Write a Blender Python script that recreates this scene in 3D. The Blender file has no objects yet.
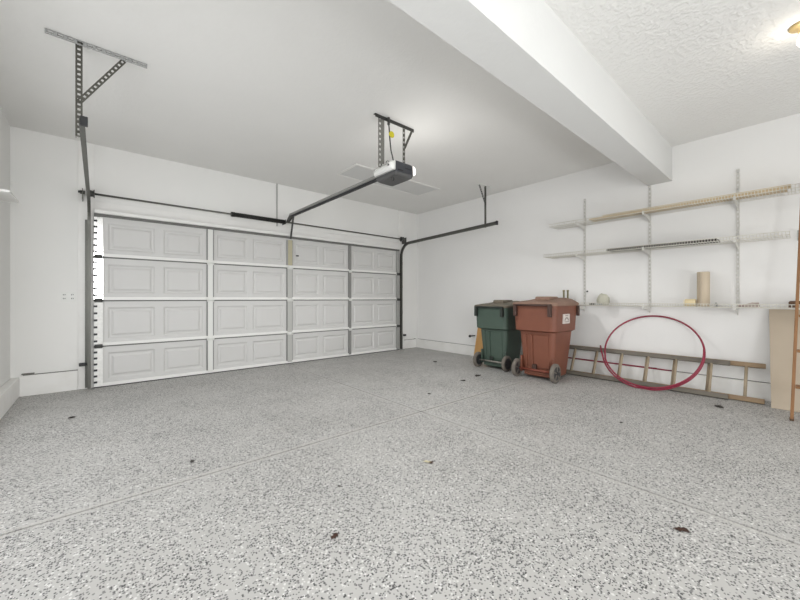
import bpy, bmesh, math, random
from mathutils import Vector, Matrix
random.seed(7)
sc = bpy.context.scene
C = sc.collection
PI = math.pi

# ------------------------------------------------------------------ materials
def lin(c):
    return tuple((v/12.92 if v <= .04045 else ((v+.055)/1.055)**2.4) for v in [x/255. for x in c])

def mat(name, rgb, rough=.6, metal=0., noise=None, bump=None, spec=.5, scale_xyz=(1, 1, 1)):
    """rgb is sRGB 0-255.  noise=(scale, amount, rgb2) mottles towards rgb2; bump=(scale, strength, distance)"""
    m = bpy.data.materials.new(name); m.use_nodes = True
    nt = m.node_tree; N = nt.nodes; L = nt.links
    b = N['Principled BSDF']
    b.inputs['Base Color'].default_value = (*lin(rgb), 1)
    b.inputs['Roughness'].default_value = rough
    b.inputs['Metallic'].default_value = metal
    b.inputs['Specular IOR Level'].default_value = spec
    tc = N.new('ShaderNodeTexCoord')
    mp = N.new('ShaderNodeMapping'); mp.inputs['Scale'].default_value = scale_xyz
    L.new(tc.outputs['Object'], mp.inputs['Vector'])
    if noise:
        n = N.new('ShaderNodeTexNoise'); n.inputs['Scale'].default_value = noise[0]; n.inputs['Detail'].default_value = 5
        L.new(mp.outputs[0], n.inputs['Vector'])
        r = N.new('ShaderNodeValToRGB')
        r.color_ramp.elements[0].position = .5-.25*noise[1]; r.color_ramp.elements[0].color = (*lin(rgb), 1)
        r.color_ramp.elements[1].position = .5+.35; r.color_ramp.elements[1].color = (*lin(noise[2]), 1)
        L.new(n.outputs['Fac'], r.inputs['Fac']); L.new(r.outputs['Color'], b.inputs['Base Color'])
    if bump:
        n = N.new('ShaderNodeTexNoise'); n.inputs['Scale'].default_value = bump[0]; n.inputs['Detail'].default_value = 4
        L.new(mp.outputs[0], n.inputs['Vector'])
        bp = N.new('ShaderNodeBump'); bp.inputs['Strength'].default_value = bump[1]; bp.inputs['Distance'].default_value = bump[2]
        L.new(n.outputs['Fac'], bp.inputs['Height']); L.new(bp.outputs['Normal'], b.inputs['Normal'])
    return m

def emit(name, rgb, s):
    m = bpy.data.materials.new(name); m.use_nodes = True
    b = m.node_tree.nodes['Principled BSDF']
    b.inputs['Base Color'].default_value = (*lin(rgb), 1)
    b.inputs['Emission Color'].default_value = (*lin(rgb), 1)
    b.inputs['Emission Strength'].default_value = s
    return m

M = {}
M['wall'] = mat('wall_paint', (238, 237, 234), .75, noise=(1.3, .6, (234, 234, 231)), bump=(90, .12, .002), spec=.2)
M['wallb'] = mat('wall_paint_shop', (239, 238, 236), .75, noise=(1.1, .6, (236, 235, 233)), bump=(90, .1, .002), spec=.2)
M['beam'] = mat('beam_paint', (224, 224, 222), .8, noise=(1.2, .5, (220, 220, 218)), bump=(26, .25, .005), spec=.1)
def ceiling_material():
    m = mat('ceiling_paint', (238, 237, 234), .85, noise=(1.2, .5, (234, 233, 230)), spec=.1)
    nt = m.node_tree; N = nt.nodes; L = nt.links; b = N['Principled BSDF']
    tc = N.new('ShaderNodeTexCoord')
    n = N.new('ShaderNodeTexNoise'); n.inputs['Scale'].default_value = 32; n.inputs['Detail'].default_value = 3; n.inputs['Roughness'].default_value = .55
    L.new(tc.outputs['Object'], n.inputs['Vector'])
    r = N.new('ShaderNodeValToRGB'); r.color_ramp.elements[0].position = .44; r.color_ramp.elements[1].position = .60
    L.new(n.outputs['Fac'], r.inputs['Fac'])
    sp = N.new('ShaderNodeSeparateXYZ'); L.new(tc.outputs['Object'], sp.inputs[0])
    mr = N.new('ShaderNodeMapRange'); mr.inputs['From Min'].default_value = 1.1; mr.inputs['From Max'].default_value = 1.35
    mr.inputs['To Min'].default_value = .42; mr.inputs['To Max'].default_value = .08
    L.new(sp.outputs['Y'], mr.inputs['Value'])
    bp = N.new('ShaderNodeBump'); bp.inputs['Distance'].default_value = .008
    L.new(mr.outputs[0], bp.inputs['Strength']); L.new(r.outputs['Color'], bp.inputs['Height'])
    L.new(bp.outputs['Normal'], b.inputs['Normal'])
    return m
M['ceil'] = ceiling_material()
M['trim'] = mat('trim_paint', (240, 239, 236), .5, noise=(6, .5, (235, 233, 229)))
M['concrete_white'] = mat('painted_curb', (240, 239, 236), .6, noise=(5, .5, (230, 228, 223)), bump=(30, .2, .004))
M['door'] = mat('door_panel', (209, 208, 206), .5, noise=(2, .4, (206, 205, 202)), bump=(120, .05, .001))
M['doorrail'] = mat('door_rail', (235, 234, 231), .45)
M['stile'] = mat('door_stile', (226, 226, 222), .45)
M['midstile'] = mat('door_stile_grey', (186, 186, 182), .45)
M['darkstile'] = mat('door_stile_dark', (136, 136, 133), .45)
M['galvstile'] = mat('bright_galvanised_stile', (250, 250, 248), .17, 1.)
M['dullstile'] = mat('dull_white_stile', (244, 243, 240), .4, noise=(30, .6, (222, 221, 217)))  # less shiny finish for the lower two sections of the left stile
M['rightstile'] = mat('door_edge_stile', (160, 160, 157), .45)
M['brass_plate'] = mat('operator_plate', (182, 176, 150), .45, .15)
M['gapshade'] = mat('gap_shade_strip', (112, 112, 109), .7)  # dark strips that stand for shade in the door's gaps
M['dark'] = mat('dark_metal', (70, 70, 68), .45, .4)
M['track'] = mat('track_steel', (100, 100, 95), .42, .5)
M['angle'] = mat('perforated_steel', (88, 87, 80), .5, .4)
M['strapsteel'] = mat('strap_steel', (134, 133, 128), .45, .4)
M['railsteel'] = mat('opener_rail_steel', (150, 150, 147), .4, .3)
M['lightangle'] = mat('galvanised_angle', (164, 165, 164), .45, .3)
M['black'] = mat('black_plastic', (40, 40, 42), .5)
M['spring'] = mat('oiled_spring', (42, 42, 40), .45, .4)
M['motor'] = mat('opener_shell', (66, 67, 72), .45)
M['motor_bottom'] = mat('opener_tray', (84, 84, 84), .5)
M['lens'] = mat('opener_lens', (240, 240, 236), .3)
M['glowlens'] = emit('added_glow_lens', (255, 250, 242), 1.6)  # glow added to the right cover, to go with the added lamps
M['yellow'] = mat('yellow_tag', (212, 200, 40), .5)
M['white'] = mat('white_plastic', (232, 232, 228), .4)
M['wire'] = mat('white_wire', (222, 219, 209), .45)
M['standard'] = mat('white_standard', (214, 212, 206), .45)
M['jointshade'] = mat('joint_shade', (120, 118, 112), .9)  # dark strips in place of the shadow gap above the baseboards
M['gap'] = mat('rubber_gap', (52, 52, 50), .7)
M['green'] = mat('green_bin_plastic', (74, 90, 80), .5, noise=(4, .6, (66, 82, 72)), bump=(60, .08, .002))
M['greenlid'] = mat('dusty_green_lid', (122, 112, 98), .75, noise=(7, .8, (84, 84, 74)))
M['brown'] = mat('brown_bin_plastic', (127, 77, 58), .5, noise=(4, .6, (114, 68, 51)), bump=(60, .08, .002))
M['brownlid'] = mat('dusty_brown_lid', (150, 122, 106), .75, noise=(7, .8, (120, 92, 78)))
M['strap'] = mat('dark_bracket', (70, 48, 40), .6)
M['strapg'] = mat('dark_green_bracket', (40, 46, 42), .6)
M['tyre'] = mat('dusty_tyre', (124, 117, 108), .8, noise=(14, .6, (96, 90, 84)))
M['hub'] = mat('black_hub', (44, 44, 46), .5)
M['axlesteel'] = mat('axle_steel', (150, 146, 138), .4, .5)
M['axlebrown'] = mat('axle_brown', (128, 66, 50), .5)
M['sticker'] = mat('white_sticker', (222, 214, 208), .5)
M['stickergrey'] = mat('sticker_print', (150, 138, 132), .6)
M['orangewood'] = mat('orange_board', (204, 158, 98), .6, noise=(3, .7, (186, 140, 82)), scale_xyz=(6, 6, .6))
M['pine'] = mat('pine_board', (212, 192, 156), .6, noise=(3, .7, (194, 170, 132)), scale_xyz=(8, .5, 8))
M['darkplank'] = mat('dark_plank', (64, 57, 49), .7, noise=(3, .7, (48, 43, 38)), scale_xyz=(8, .5, 8))
M['greywood'] = mat('weathered_ladder', (116, 110, 100), .65, noise=(3, .7, (96, 90, 80)), scale_xyz=(8, .6, 8))
M['tanwood'] = mat('tan_ladder', (152, 130, 102), .6, noise=(3, .7, (130, 107, 82)), scale_xyz=(8, .6, 8))
M['rung'] = mat('ladder_rung', (172, 157, 134), .6, noise=(5, .7, (148, 131, 108)))
M['red'] = mat('red_tube', (142, 38, 62), .35)
M['reddark'] = mat('red_tube_end', (96, 34, 44), .5)
M['card'] = mat('cardboard', (188, 174, 155), .8, noise=(2.5, .6, (174, 160, 140)))
M['stepwood'] = mat('stepladder_wood', (146, 104, 64), .55, noise=(3, .7, (120, 82, 48)), scale_xyz=(8, 8, .6))
M['brownblock'] = mat('dark_brown_wood', (96, 70, 48), .65, noise=(6, .6, (74, 54, 36)))
M['paperroll'] = mat('paper_roll', (206, 191, 168), .7, noise=(2, .8, (180, 164, 142)), scale_xyz=(14, 14, .5))
M['rollgold'] = mat('tape_roll_side', (232, 214, 172), .5)
M['rollend'] = mat('tape_roll_end', (246, 240, 224), .5)
M['cloth'] = mat('grey_green_cloth', (200, 198, 182), .9, noise=(9, .7, (176, 174, 158)), bump=(40, .4, .01))
M['pinkcloth'] = mat('folded_rag', (196, 182, 174), .9, noise=(12, .7, (160, 140, 134)), bump=(40, .4, .01))
M['olive'] = mat('olive_wood', (140, 132, 100), .6)
M['leaf'] = mat('dry_leaf', (70, 46, 34), .8, noise=(60, .6, (46, 30, 24)))
M['leafpale'] = mat('pale_leaf', (196, 188, 160), .8)
M['scrap'] = mat('dark_scrap', (66, 62, 58), .85)
M['brass'] = mat('brass_canopy', (214, 190, 140), .35, .5)
M['bulb'] = emit('lit_bulb', (255, 250, 238), 7)
M['glass'] = emit('added_pane_glow', (250, 252, 255), .3)  # faint glow on the added, unseen panes
M['hatch'] = mat('hatch_panel', (219, 219, 217), .8)

def floor_material():
    m = bpy.data.materials.new('flake_epoxy_floor'); m.use_nodes = True
    nt = m.node_tree; N = nt.nodes; L = nt.links; b = N['Principled BSDF']
    tc = N.new('ShaderNodeTexCoord')
    def noise(s, d=4, rough=.5):
        n = N.new('ShaderNodeTexNoise'); n.inputs['Scale'].default_value = s; n.inputs['Detail'].default_value = d
        n.inputs['Roughness'].default_value = rough
        L.new(tc.outputs['Object'], n.inputs['Vector']); return n.outputs['Fac']
    def math_(op, a, c):
        n = N.new('ShaderNodeMath'); n.operation = op
        for i, v in enumerate((a, c)):
            if isinstance(v, (int, float)): n.inputs[i].default_value = v
            else: L.new(v, n.inputs[i])
        return n.outputs[0]
    def mix(f, a, c):
        n = N.new('ShaderNodeMix'); n.data_type = 'RGBA'
        if isinstance(f, float): n.inputs[0].default_value = f
        else: L.new(f, n.inputs[0])
        for i, v in ((6, a), (7, c)):
            if isinstance(v, tuple): n.inputs[i].default_value = (*lin(v), 1)
            else: L.new(v, n.inputs[i])
        return n.outputs[2]
    def flakes(scale, off, thr, dmax, dens):
        mp = N.new('ShaderNodeMapping'); mp.inputs['Location'].default_value = (off, off*1.7, 0)
        L.new(tc.outputs['Object'], mp.inputs['Vector'])
        v = N.new('ShaderNodeTexVoronoi'); v.voronoi_dimensions = '2D'; v.inputs['Scale'].default_value = scale
        L.new(mp.outputs[0], v.inputs['Vector'])
        s = N.new('ShaderNodeSeparateColor'); L.new(v.outputs['Color'], s.inputs[0])
        t = math_('ADD', s.outputs[0], math_('MULTIPLY', math_('SUBTRACT', dens, .5), .55))
        pick = math_('GREATER_THAN', t, thr)
        dd = math_('LESS_THAN', v.outputs['Distance'], math_('ADD', dmax*.6, math_('MULTIPLY', s.outputs[1], dmax*.6)))
        return math_('MULTIPLY', pick, dd)
    den = noise(1.7, 5, .6); den2 = noise(2.3, 5, .6)
    base = mix(math_('MULTIPLY', noise(.9, 6, .65), 1.0), (177, 176, 173), (192, 190, 187))
    # grime: wear patches that belong to the slab
    grime = N.new('ShaderNodeValToRGB'); grime.color_ramp.elements[0].position = .5; grime.color_ramp.elements[1].position = .78
    L.new(noise(1.1, 7, .7), grime.inputs['Fac'])
    base = mix(math_('MULTIPLY', grime.outputs['Color'], .35), base, (156, 152, 146))
    sep = N.new('ShaderNodeSeparateXYZ'); L.new(tc.outputs['Object'], sep.inputs[0])
    c = mix(flakes(95, 3.1, .86, .5, den2), base, (216, 215, 212))
    c = mix(flakes(105, 7.7, .785, .5, den), c, (126, 125, 124))
    c = mix(flakes(125, 1.3, .82, .5, den), c, (70, 70, 70))
    # plain band of coating along the saw-cut joints
    band = None
    for ax, pos in (('Y', 2.44), ('X', 2.372)):
        q = math_('LESS_THAN', math_('ABSOLUTE', math_('SUBTRACT', sep.outputs[ax], pos), 0), .035)
        band = q if band is None else math_('MAXIMUM', band, q)
    c = mix(math_('MULTIPLY', band, .55), c, (192, 190, 186))
    L.new(c, b.inputs['Base Color'])
    b.inputs['Roughness'].default_value = .5
    b.inputs['Specular IOR Level'].default_value = .3
    bp = N.new('ShaderNodeBump'); bp.inputs['Strength'].default_value = .15; bp.inputs['Distance'].default_value = .003
    L.new(noise(120, 3), bp.inputs['Height']); L.new(bp.outputs['Normal'], b.inputs['Normal'])
    return m
M['floor'] = floor_material()
M['joint'] = mat('joint_filler', (66, 63, 60), .9)

# ------------------------------------------------------------------ mesh helpers
class MB:
    def __init__(s): s.bm = bmesh.new()
    def box(s, x0, x1, y0, y1, z0, z1, bev=0, seg=2):
        b = bmesh.new()
        bmesh.ops.create_cube(b, size=1)
        bmesh.ops.scale(b, vec=(abs(x1-x0), abs(y1-y0), abs(z1-z0)), verts=b.verts)
        bmesh.ops.translate(b, vec=((x0+x1)/2, (y0+y1)/2, (z0+z1)/2), verts=b.verts)
        if bev: bmesh.ops.bevel(b, geom=b.edges[:], offset=bev, segments=seg, profile=.5, affect='EDGES')
        return s._merge(b)
    def _merge(s, b):
        vs = [s.bm.verts.new(v.co) for v in b.verts]
        b.verts.index_update()
        for f in b.faces:
            nf = s.bm.faces.new([vs[v.index] for v in f.verts]); nf.smooth = f.smooth
        b.free(); return s
    def obox(s, p0, p1, u, w, h, bev=0):
        """box along p0-p1, width w along u, thickness h along axis x u (centred)"""
        p0 = Vector(p0); p1 = Vector(p1); d = (p1-p0); ln = d.length; d.normalize()
        u = Vector(u); u = (u-d*u.dot(d)).normalized(); v = d.cross(u)
        b = bmesh.new(); bmesh.ops.create_cube(b, size=1)
        bmesh.ops.scale(b, vec=(ln, w, h), verts=b.verts)
        if bev: bmesh.ops.bevel(b, geom=b.edges[:], offset=bev, segments=2, profile=.5, affect='EDGES')
        mtx = Matrix((d, u, v)).transposed().to_4x4(); mtx.translation = (p0+p1)/2
        bmesh.ops.transform(b, matrix=mtx, verts=b.verts)
        return s._merge(b)
    def tube(s, pts, r, n=10, closed=False, cap=True):
        pts = [Vector(p) for p in pts]; rings = []
        prev = None
        for i, p in enumerate(pts):
            a = pts[i-1] if i > 0 else (pts[-1] if closed else p)
            c = pts[i+1] if i < len(pts)-1 else (pts[0] if closed else p)
            t = (c-a).normalized()
            if prev is None:
                up = Vector((0, 0, 1)) if abs(t.z) < .9 else Vector((1, 0, 0))
                prev = (up-t*up.dot(t)).normalized()
            else: prev = (prev-t*prev.dot(t)).normalized()
            q = t.cross(prev)
            rr = r[i] if isinstance(r, (list, tuple)) else r
            rings.append([s.bm.verts.new(p+(prev*math.cos(2*PI*k/n)+q*math.sin(2*PI*k/n))*rr) for k in range(n)])
        m = len(rings)
        for i in range(m if closed else m-1):
            A = rings[i]; B = rings[(i+1) % m]
            for k in range(n):
                f = s.bm.faces.new((A[k], A[(k+1) % n], B[(k+1) % n], B[k])); f.smooth = n > 5
        if cap and not closed:
            s.bm.faces.new(rings[0][::-1]); s.bm.faces.new(rings[-1])
        return s
    def cyl(s, p0, p1, r, n=20): return s.tube([p0, p1], r, n)
    def prism(s, poly, axis, a0, a1):
        """poly of 2D points extruded along axis: 'y': (x,z)  'x': (y,z)  'z': (x,y)"""
        def P(p, a):
            return {'x': (a, p[0], p[1]), 'y': (p[0], a, p[1]), 'z': (p[0], p[1], a)}[axis]
        A = [s.bm.verts.new(P(p, a0)) for p in poly]; B = [s.bm.verts.new(P(p, a1)) for p in poly]
        s.bm.faces.new(A[::-1]); s.bm.faces.new(B); n = len(poly)
        for i in range(n): s.bm.faces.new((A[i], A[(i+1) % n], B[(i+1) % n], B[i]))
        return s
    def lathe(s, c, axis, prof, n=28):
        """prof: list of (along axis, radius)"""
        ax = {'x': Vector((1, 0, 0)), 'y': Vector((0, 1, 0)), 'z': Vector((0, 0, 1))}[axis]
        u = Vector((0, 0, 1)) if axis != 'z' else Vector((1, 0, 0)); v = ax.cross(u); c = Vector(c)
        rings = []
        for a, r in prof:
            rings.append([s.bm.verts.new(c+ax*a+(u*math.cos(2*PI*k/n)+v*math.sin(2*PI*k/n))*max(r, 1e-4)) for k in range(n)])
        for A, B in zip(rings, rings[1:]):
            for k in range(n):
                f = s.bm.faces.new((A[k], A[(k+1) % n], B[(k+1) % n], B[k])); f.smooth = True
        s.bm.faces.new(rings[0][::-1]); s.bm.faces.new(rings[-1])
        return s
    def loft(s, secs, seg=5, smooth=False):
        """secs: (z, x0, x1, y0, y1, r [, dz at x1]) rounded rectangles"""
        rings = []
        for sec in secs:
            z, x0, x1, y0, y1, r = sec[:6]; tilt = sec[6] if len(sec) > 6 else 0
            ring = []
            for cx, cy, a0 in ((x1-r, y1-r, 0), (x0+r, y1-r, 90), (x0+r, y0+r, 180), (x1-r, y0+r, 270)):
                for k in range(seg+1):
                    a = math.radians(a0+90*k/seg)
                    x = cx+r*math.cos(a); y = cy+r*math.sin(a)
                    ring.append(s.bm.verts.new((x, y, z+tilt*(x-x0)/(x1-x0))))
            rings.append(ring)
        n = len(rings[0])
        for A, B in zip(rings, rings[1:]):
            for k in range(n):
                f = s.bm.faces.new((A[k], A[(k+1) % n], B[(k+1) % n], B[k])); f.smooth = smooth
        s.bm.faces.new(rings[0][::-1]); s.bm.faces.new(rings[-1])
        return s
    def perf(s, p0, p1, u, w, th, pitch=.05, hole=.026, edge=.24):
        """strip with a row of slots, slots in the middle of its width"""
        p0 = Vector(p0); p1 = Vector(p1); d = p1-p0; ln = d.length; d.normalize()
        u = Vector(u); u = (u-d*u.dot(d)).normalized(); e = w*edge
        for sg in (-1, 1): s.obox(p0+u*sg*(w-e)/2, p1+u*sg*(w-e)/2, u, e, th)
        k = max(1, int(ln/pitch))
        for i in range(k+1):
            a = i*ln/k; h = (pitch-hole)/2
            a0 = max(0, a-h); a1 = min(ln, a+h)
            if a1-a0 > .001: s.obox(p0+d*a0, p0+d*a1, u, w-2*e, th)
        return s
    def build(s, name, m, parent=None, local=False):
        if parent is not None and not local:
            bmesh.ops.translate(s.bm, vec=-Vector(parent['_o']), verts=s.bm.verts)
        me = bpy.data.meshes.new(name)
        bmesh.ops.recalc_face_normals(s.bm, faces=s.bm.faces[:])
        s.bm.to_mesh(me); s.bm.free()
        me.materials.append(m)
        o = bpy.data.objects.new(name, me); C.objects.link(o)
        if parent is not None:
            o.parent = parent; o['_o'] = parent['_o']
        else: o['_o'] = (0., 0., 0.)
        return o

def tag(o, label=None, cat=None, group=None, kind=None):
    if label: o['label'] = label
    if cat: o['category'] = cat
    if group: o['group'] = group
    if kind: o['kind'] = kind
    return o
def recentre(o):
    """put a single-mesh thing's origin at the middle of its base"""
    co = [v.co for v in o.data.vertices]
    b = Vector(((min(c.x for c in co)+max(c.x for c in co))/2, (min(c.y for c in co)+max(c.y for c in co))/2, min(c.z for c in co)))
    o.data.transform(Matrix.Translation(-b)); o.location = b
    return o
def thing(name, loc, label, cat, group=None):
    o = bpy.data.objects.new(name, None); C.objects.link(o); o.location = loc
    o.empty_display_size = .1; o['_o'] = tuple(float(v) for v in loc)
    return tag(o, label, cat, group)
def struct(o): return tag(o, kind='structure')

XL, XR, YB, YF, ZC = -.747, 5.465, 5.745, -2.0, 3.01
DY = 5.70    # inner face of the big door

# ------------------------------------------------------------------ the room
b = MB()
jx, jy, g = 2.372, 2.44, .0075
YD = -2.25; X0, X1, Y0, Y1 = XL-.2, XR+.2, YD-.2, YB+.2
for (a0, a1) in ((X0, jx-g), (jx+g, X1)):
    for (c0, c1) in ((Y0, jy-g), (jy+g, Y1)): b.box(a0, a1, c0, c1, -.1, 0)
b.box(X0, X1, Y0, Y1, -.2, -.006)
fl = struct(b.build('floor', M['floor']))
fl.data.materials.append(M['joint'])
for f in fl.data.polygons:
    if max(fl.data.vertices[v].co.z for v in f.vertices) < -.005 and f.center.z > -.02: f.material_index = 1
struct(MB().box(XL-.2, XR+.2, YD-.2, YB+.2, ZC, ZC+.15).build('ceiling', M['ceil']))
W3 = (.3, 4.7, .35, 2.1)      # added glazing in the left wall (y range, z range), unseen, for fill light
b = MB(); b.box(XL-.15, XL, YF-.2, W3[0], 0, ZC); b.box(XL-.15, XL, W3[1], YB+.2, 0, ZC)
b.box(XL-.15, XL, W3[0], W3[1], 0, W3[2]); b.box(XL-.15, XL, W3[0], W3[1], W3[3], ZC)
struct(b.build('wall_left', M['wall']))
b = MB()
for i in range(4):
    y = W3[0]+(W3[1]-W3[0]-.04)*i/3; b.box(XL-.11, XL-.06, y, y+.04, W3[2], W3[3])
for z in (W3[2], W3[3]-.04): b.box(XL-.11, XL-.06, W3[0], W3[1], z, z+.04)
w3 = struct(b.build('added_window_3', M['trim']))
MB().box(XL-.095, XL-.085, W3[0]+.04, W3[1]-.04, W3[2]+.04, W3[3]-.04).build('pane', M['glass'], w3)
struct(MB().box(XR, XR+.15, YD-.2, YB+.2, 0, ZC).build('wall_right', M['wallb']))
b = MB(); b.box(XL, -.02, YB, YB+.2, 0, ZC); b.box(4.85, XR, YB, YB+.2, 0, ZC); b.box(-.02, 4.85, YB, YB+.2, 2.12, ZC)
struct(b.build('wall_back', M['wall']))
# walls behind the camera; their windows are added as fill light, right one deeper
YD = -2.25
W1 = (-.55, .62, 1.12, 2.45); W2 = (1.05, 5.3, .04, 1.0)
b = MB()
b.box(XL, W1[0], YF-.2, YF, 0, ZC); b.box(W1[1], .85, YF-.2, YF, 0, ZC)
b.box(W1[0], W1[1], YF-.2, YF, 0, W1[2]); b.box(W1[0], W1[1], YF-.2, YF, W1[3], ZC)
b.box(.7, .85, YD, YF-.2, 0, ZC)
b.box(.7, W2[0], YD-.2, YD, 0, ZC); b.box(W2[1], XR, YD-.2, YD, 0, ZC)
b.box(W2[0], W2[1], YD-.2, YD, 0, W2[2]); b.box(W2[0], W2[1], YD-.2, YD, W2[3], ZC)
struct(b.build('wall_front', M['wall']))
for nm, q, k in (('added_window_1', W1, 1), ('added_window_2', W2, 3)):
    b = MB(); yw = YF if k == 1 else YD
    for i in range(k+1):
        x = q[0]+(q[1]-q[0]-.04)*i/k; b.box(x, x+.04, yw-.12, yw-.06, q[2], q[3])
    for z in (q[2], q[3]-.04): b.box(q[0], q[1], yw-.12, yw-.06, z, z+.04)
    w = struct(b.build(nm, M['trim']))
    MB().box(q[0]+.04, q[1]-.04, yw-.1, yw-.09, q[2]+.04, q[3]-.04).build('pane', M['glass'], w)
struct(MB().box(XL, XR, 1.092, 1.35, 2.58, ZC).build('ceiling_beam', M['beam']))

# curbs and trim
struct(MB().box(XL, -.676, YF, YB, 0, .216, .006).build('baseboard_left', M['concrete_white']))
b = MB(); b.box(-.676, -.196, YB-.022, YB, 0, .232, .004); b.box(5.05, 5.412, YB-.022, YB, 0, .186, .004)
bb = struct(b.build('baseboard_back', M['concrete_white']))
b = MB(); b.box(-.65, -.196, YB-.016, YB, .2325, .240); b.box(-.66, -.56, YB-.018, YB, .2405, .256); b.box(5.06, 5.38, YB-.016, YB, .1865, .193); b.box(5.36, 5.40, YB-.018, YB, .1865, .2); b.build('joint_shade', M['jointshade'], bb)  # shadow gap over the baseboard laid in as dark strips
struct(MB().box(5.412, XR, YD, YB-.0225, 0, .186, .006).build('baseboard_right', M['concrete_white']))
MB().box(XR-.012, XR, YF, YB-.03, .1865, .193).build('joint_shade', M['jointshade'], bpy.data.objects['baseboard_right'])
struct(MB().box(-.194, -.05, YB-.018, YB, 0, ZC-.001, .003).build('trim_1', M['trim']))
struct(MB().box(4.9, 5.05, YB-.018, YB, 0, ZC-.001, .003).build('trim_2', M['trim']))
struct(MB().box(-.049, 4.899, YB-.012, YB, 2.10, 2.303, .002).build('trim_3', M['trim']))
struct(MB().box(2.243, 4.899, YB-.009, YB, 2.306, ZC-.001, .002).build('trim_4', M['wall']))

# ------------------------------------------------------------------ big sectional door
door = thing('door_1', (2.42, DY, 0), 'closed white four-section overhead garage door filling the back wall', 'garage door')
struct(door)
zs = [.012, .515, 1.08, 1.62, 2.13]
stx = [(-.049, .035), (1.185, 1.278), (2.385, 2.489), (3.60, 3.664), (4.796, 4.881)]
mul = [(.57, .66), (1.761, 1.837), (2.987, 3.066), (4.215, 4.289)]
def emboss(b, x0, x1, z0, z1, y):
    """one pressed rectangle: bevel in, flat, narrow ridge, flat centre"""
    lv = [(0, 0), (.020, .015), (.036, .015), (.058, .002)]
    rings = []
    for ins, dep in lv:
        rings.append([b.bm.verts.new(p) for p in ((x0+ins, y+dep, z0+ins), (x1-ins, y+dep, z0+ins), (x1-ins, y+dep, z1-ins), (x0+ins, y+dep, z1-ins))])
    for A, B in zip(rings, rings[1:]):
        for k in range(4): b.bm.faces.new((A[k], A[(k+1) % 4], B[(k+1) % 4], B[k]))
    b.bm.faces.new(rings[-1])
def face_grid(b, xs, z0, z1, za, zb, y):
    """flat face around the pressed rectangles; xs = list of (x0,x1) holes"""
    def q(x0, x1, a, c):
        b.bm.faces.new([b.bm.verts.new(p) for p in ((x0, y, a), (x1, y, a), (x1, y, c), (x0, y, c))])
    L, R = stx[0][1]-.03, stx[-1][0]+.03
    q(L, R, z0, za); q(L, R, zb, z1)
    cur = L
    for x0, x1 in xs: q(cur, x0, za, zb); cur = x1
    q(cur, R, za, zb)
for i in range(4):
    z0, z1 = zs[i], zs[i+1]-.016
    holes = []
    for k in range(4):
        a, c = stx[k][1], stx[k+1][0]
        holes += [(a+.045, mul[k][0]-.002), (mul[k][1]+.002, c-.045)]
    b = MB()
    za, zb = z0+.085, z1-.075
    face_grid(b, holes, z0, z1, za, zb, DY)
    for x0, x1 in holes: emboss(b, x0, x1, za, zb, DY)
    b.box(stx[0][0], stx[-1][1], DY+.02, DY+.038, z0, z1+.0155 if i < 3 else z1)
    p = b.build('door_section', M['door'], door)
    # rolled lips along the top and the bottom of each section
    r = MB()
    r.box(stx[0][1], stx[-1][0], DY-.022, DY+.004, z0, z0+.040, .004)
    r.build('section_lip', M['doorrail'], p)
    if i < 3: MB().box(stx[0][1], stx[-1][0], DY-.004, DY+.0195, z1+.0005, z1+.0155).build('section_shade', M['gapshade'], p)  # shade between two sections put in as a dark strip
    for k, (x0, x1) in enumerate(stx):
        st = MB()
        if k == 0:
            st.box(x0, x1, DY-.030, DY+.02, z0+.004, z1-.012)
            o = st.build('end_stile', M['galvstile'] if i > 1 else M['dullstile'], p)
        elif k == 4:
            st.box(x0, x1, DY-.030, DY+.02, z0, z1-.004, .003)
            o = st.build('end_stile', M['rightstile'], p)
        else:
            if i == 3 and k == 2:
                st.box(x0+.02, x1-.012, DY-.034, DY+.004, z0+.04, z1-.03, .003)
                o = st.build('operator_plate', M['brass_plate'], p); o['label'] = 'tan steel operator plate'
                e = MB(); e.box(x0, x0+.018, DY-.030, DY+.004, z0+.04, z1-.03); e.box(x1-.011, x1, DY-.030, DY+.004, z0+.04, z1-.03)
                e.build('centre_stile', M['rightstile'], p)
            else:
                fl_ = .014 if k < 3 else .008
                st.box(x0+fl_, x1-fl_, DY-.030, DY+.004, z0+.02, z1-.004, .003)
                for a_ in (x0, x1-fl_+.001): MB().box(a_, a_+fl_-.001, DY-.018, DY+.004, z0+.02, z1-.004).build('stile_flange', M['darkstile'], p)  # flanges coloured darker to stand for their shade
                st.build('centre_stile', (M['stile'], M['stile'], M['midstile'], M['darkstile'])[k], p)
    if i > 0:
        for k, (x0, x1) in enumerate(stx):
            h = MB(); h.box(x0+.004, x1-.004, DY-.040, DY-.0305, z0-.028, z0+.022, .003)
            h.cyl((x0-.002, DY-.042, z0-.004), (x1+.002, DY-.042, z0-.004), .009, 12)
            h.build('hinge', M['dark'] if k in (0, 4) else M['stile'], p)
    # dark slots on the track side of the left stile
    n = 5
    for q in range(n+1):
        z = z0+.06+(z1-z0-.12)*q/n
        MB().box(-.052, -.018, DY-.034, DY-.0295, z-.012, z+.012).build('stile_slot', M['black'], p)
b = MB(); b.box(-.049, 4.881, DY-.06, DY+.0, 2.146, 2.195, .01); b.build('top_strut', M['doorrail'], door)
MB().box(-.049, 4.881, DY-.024, DY+.03, 2.1145, 2.1455).build('strut_shade', M['gapshade'], door)  # shadow line under the strut made as a dark strip
MB().box(-.049, 4.881, DY-.012, DY+.03, .0005, .0115).build('bottom_seal', M['gap'], door)
b = MB(); b.box(2.555, 2.60, DY-.022, DY+.002, 1.822, 1.842, .003); b.cyl((2.577, DY-.03, 1.832), (2.577, DY, 1.832), .008, 12)
b.build('latch_handle', M['black'], door)

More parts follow.
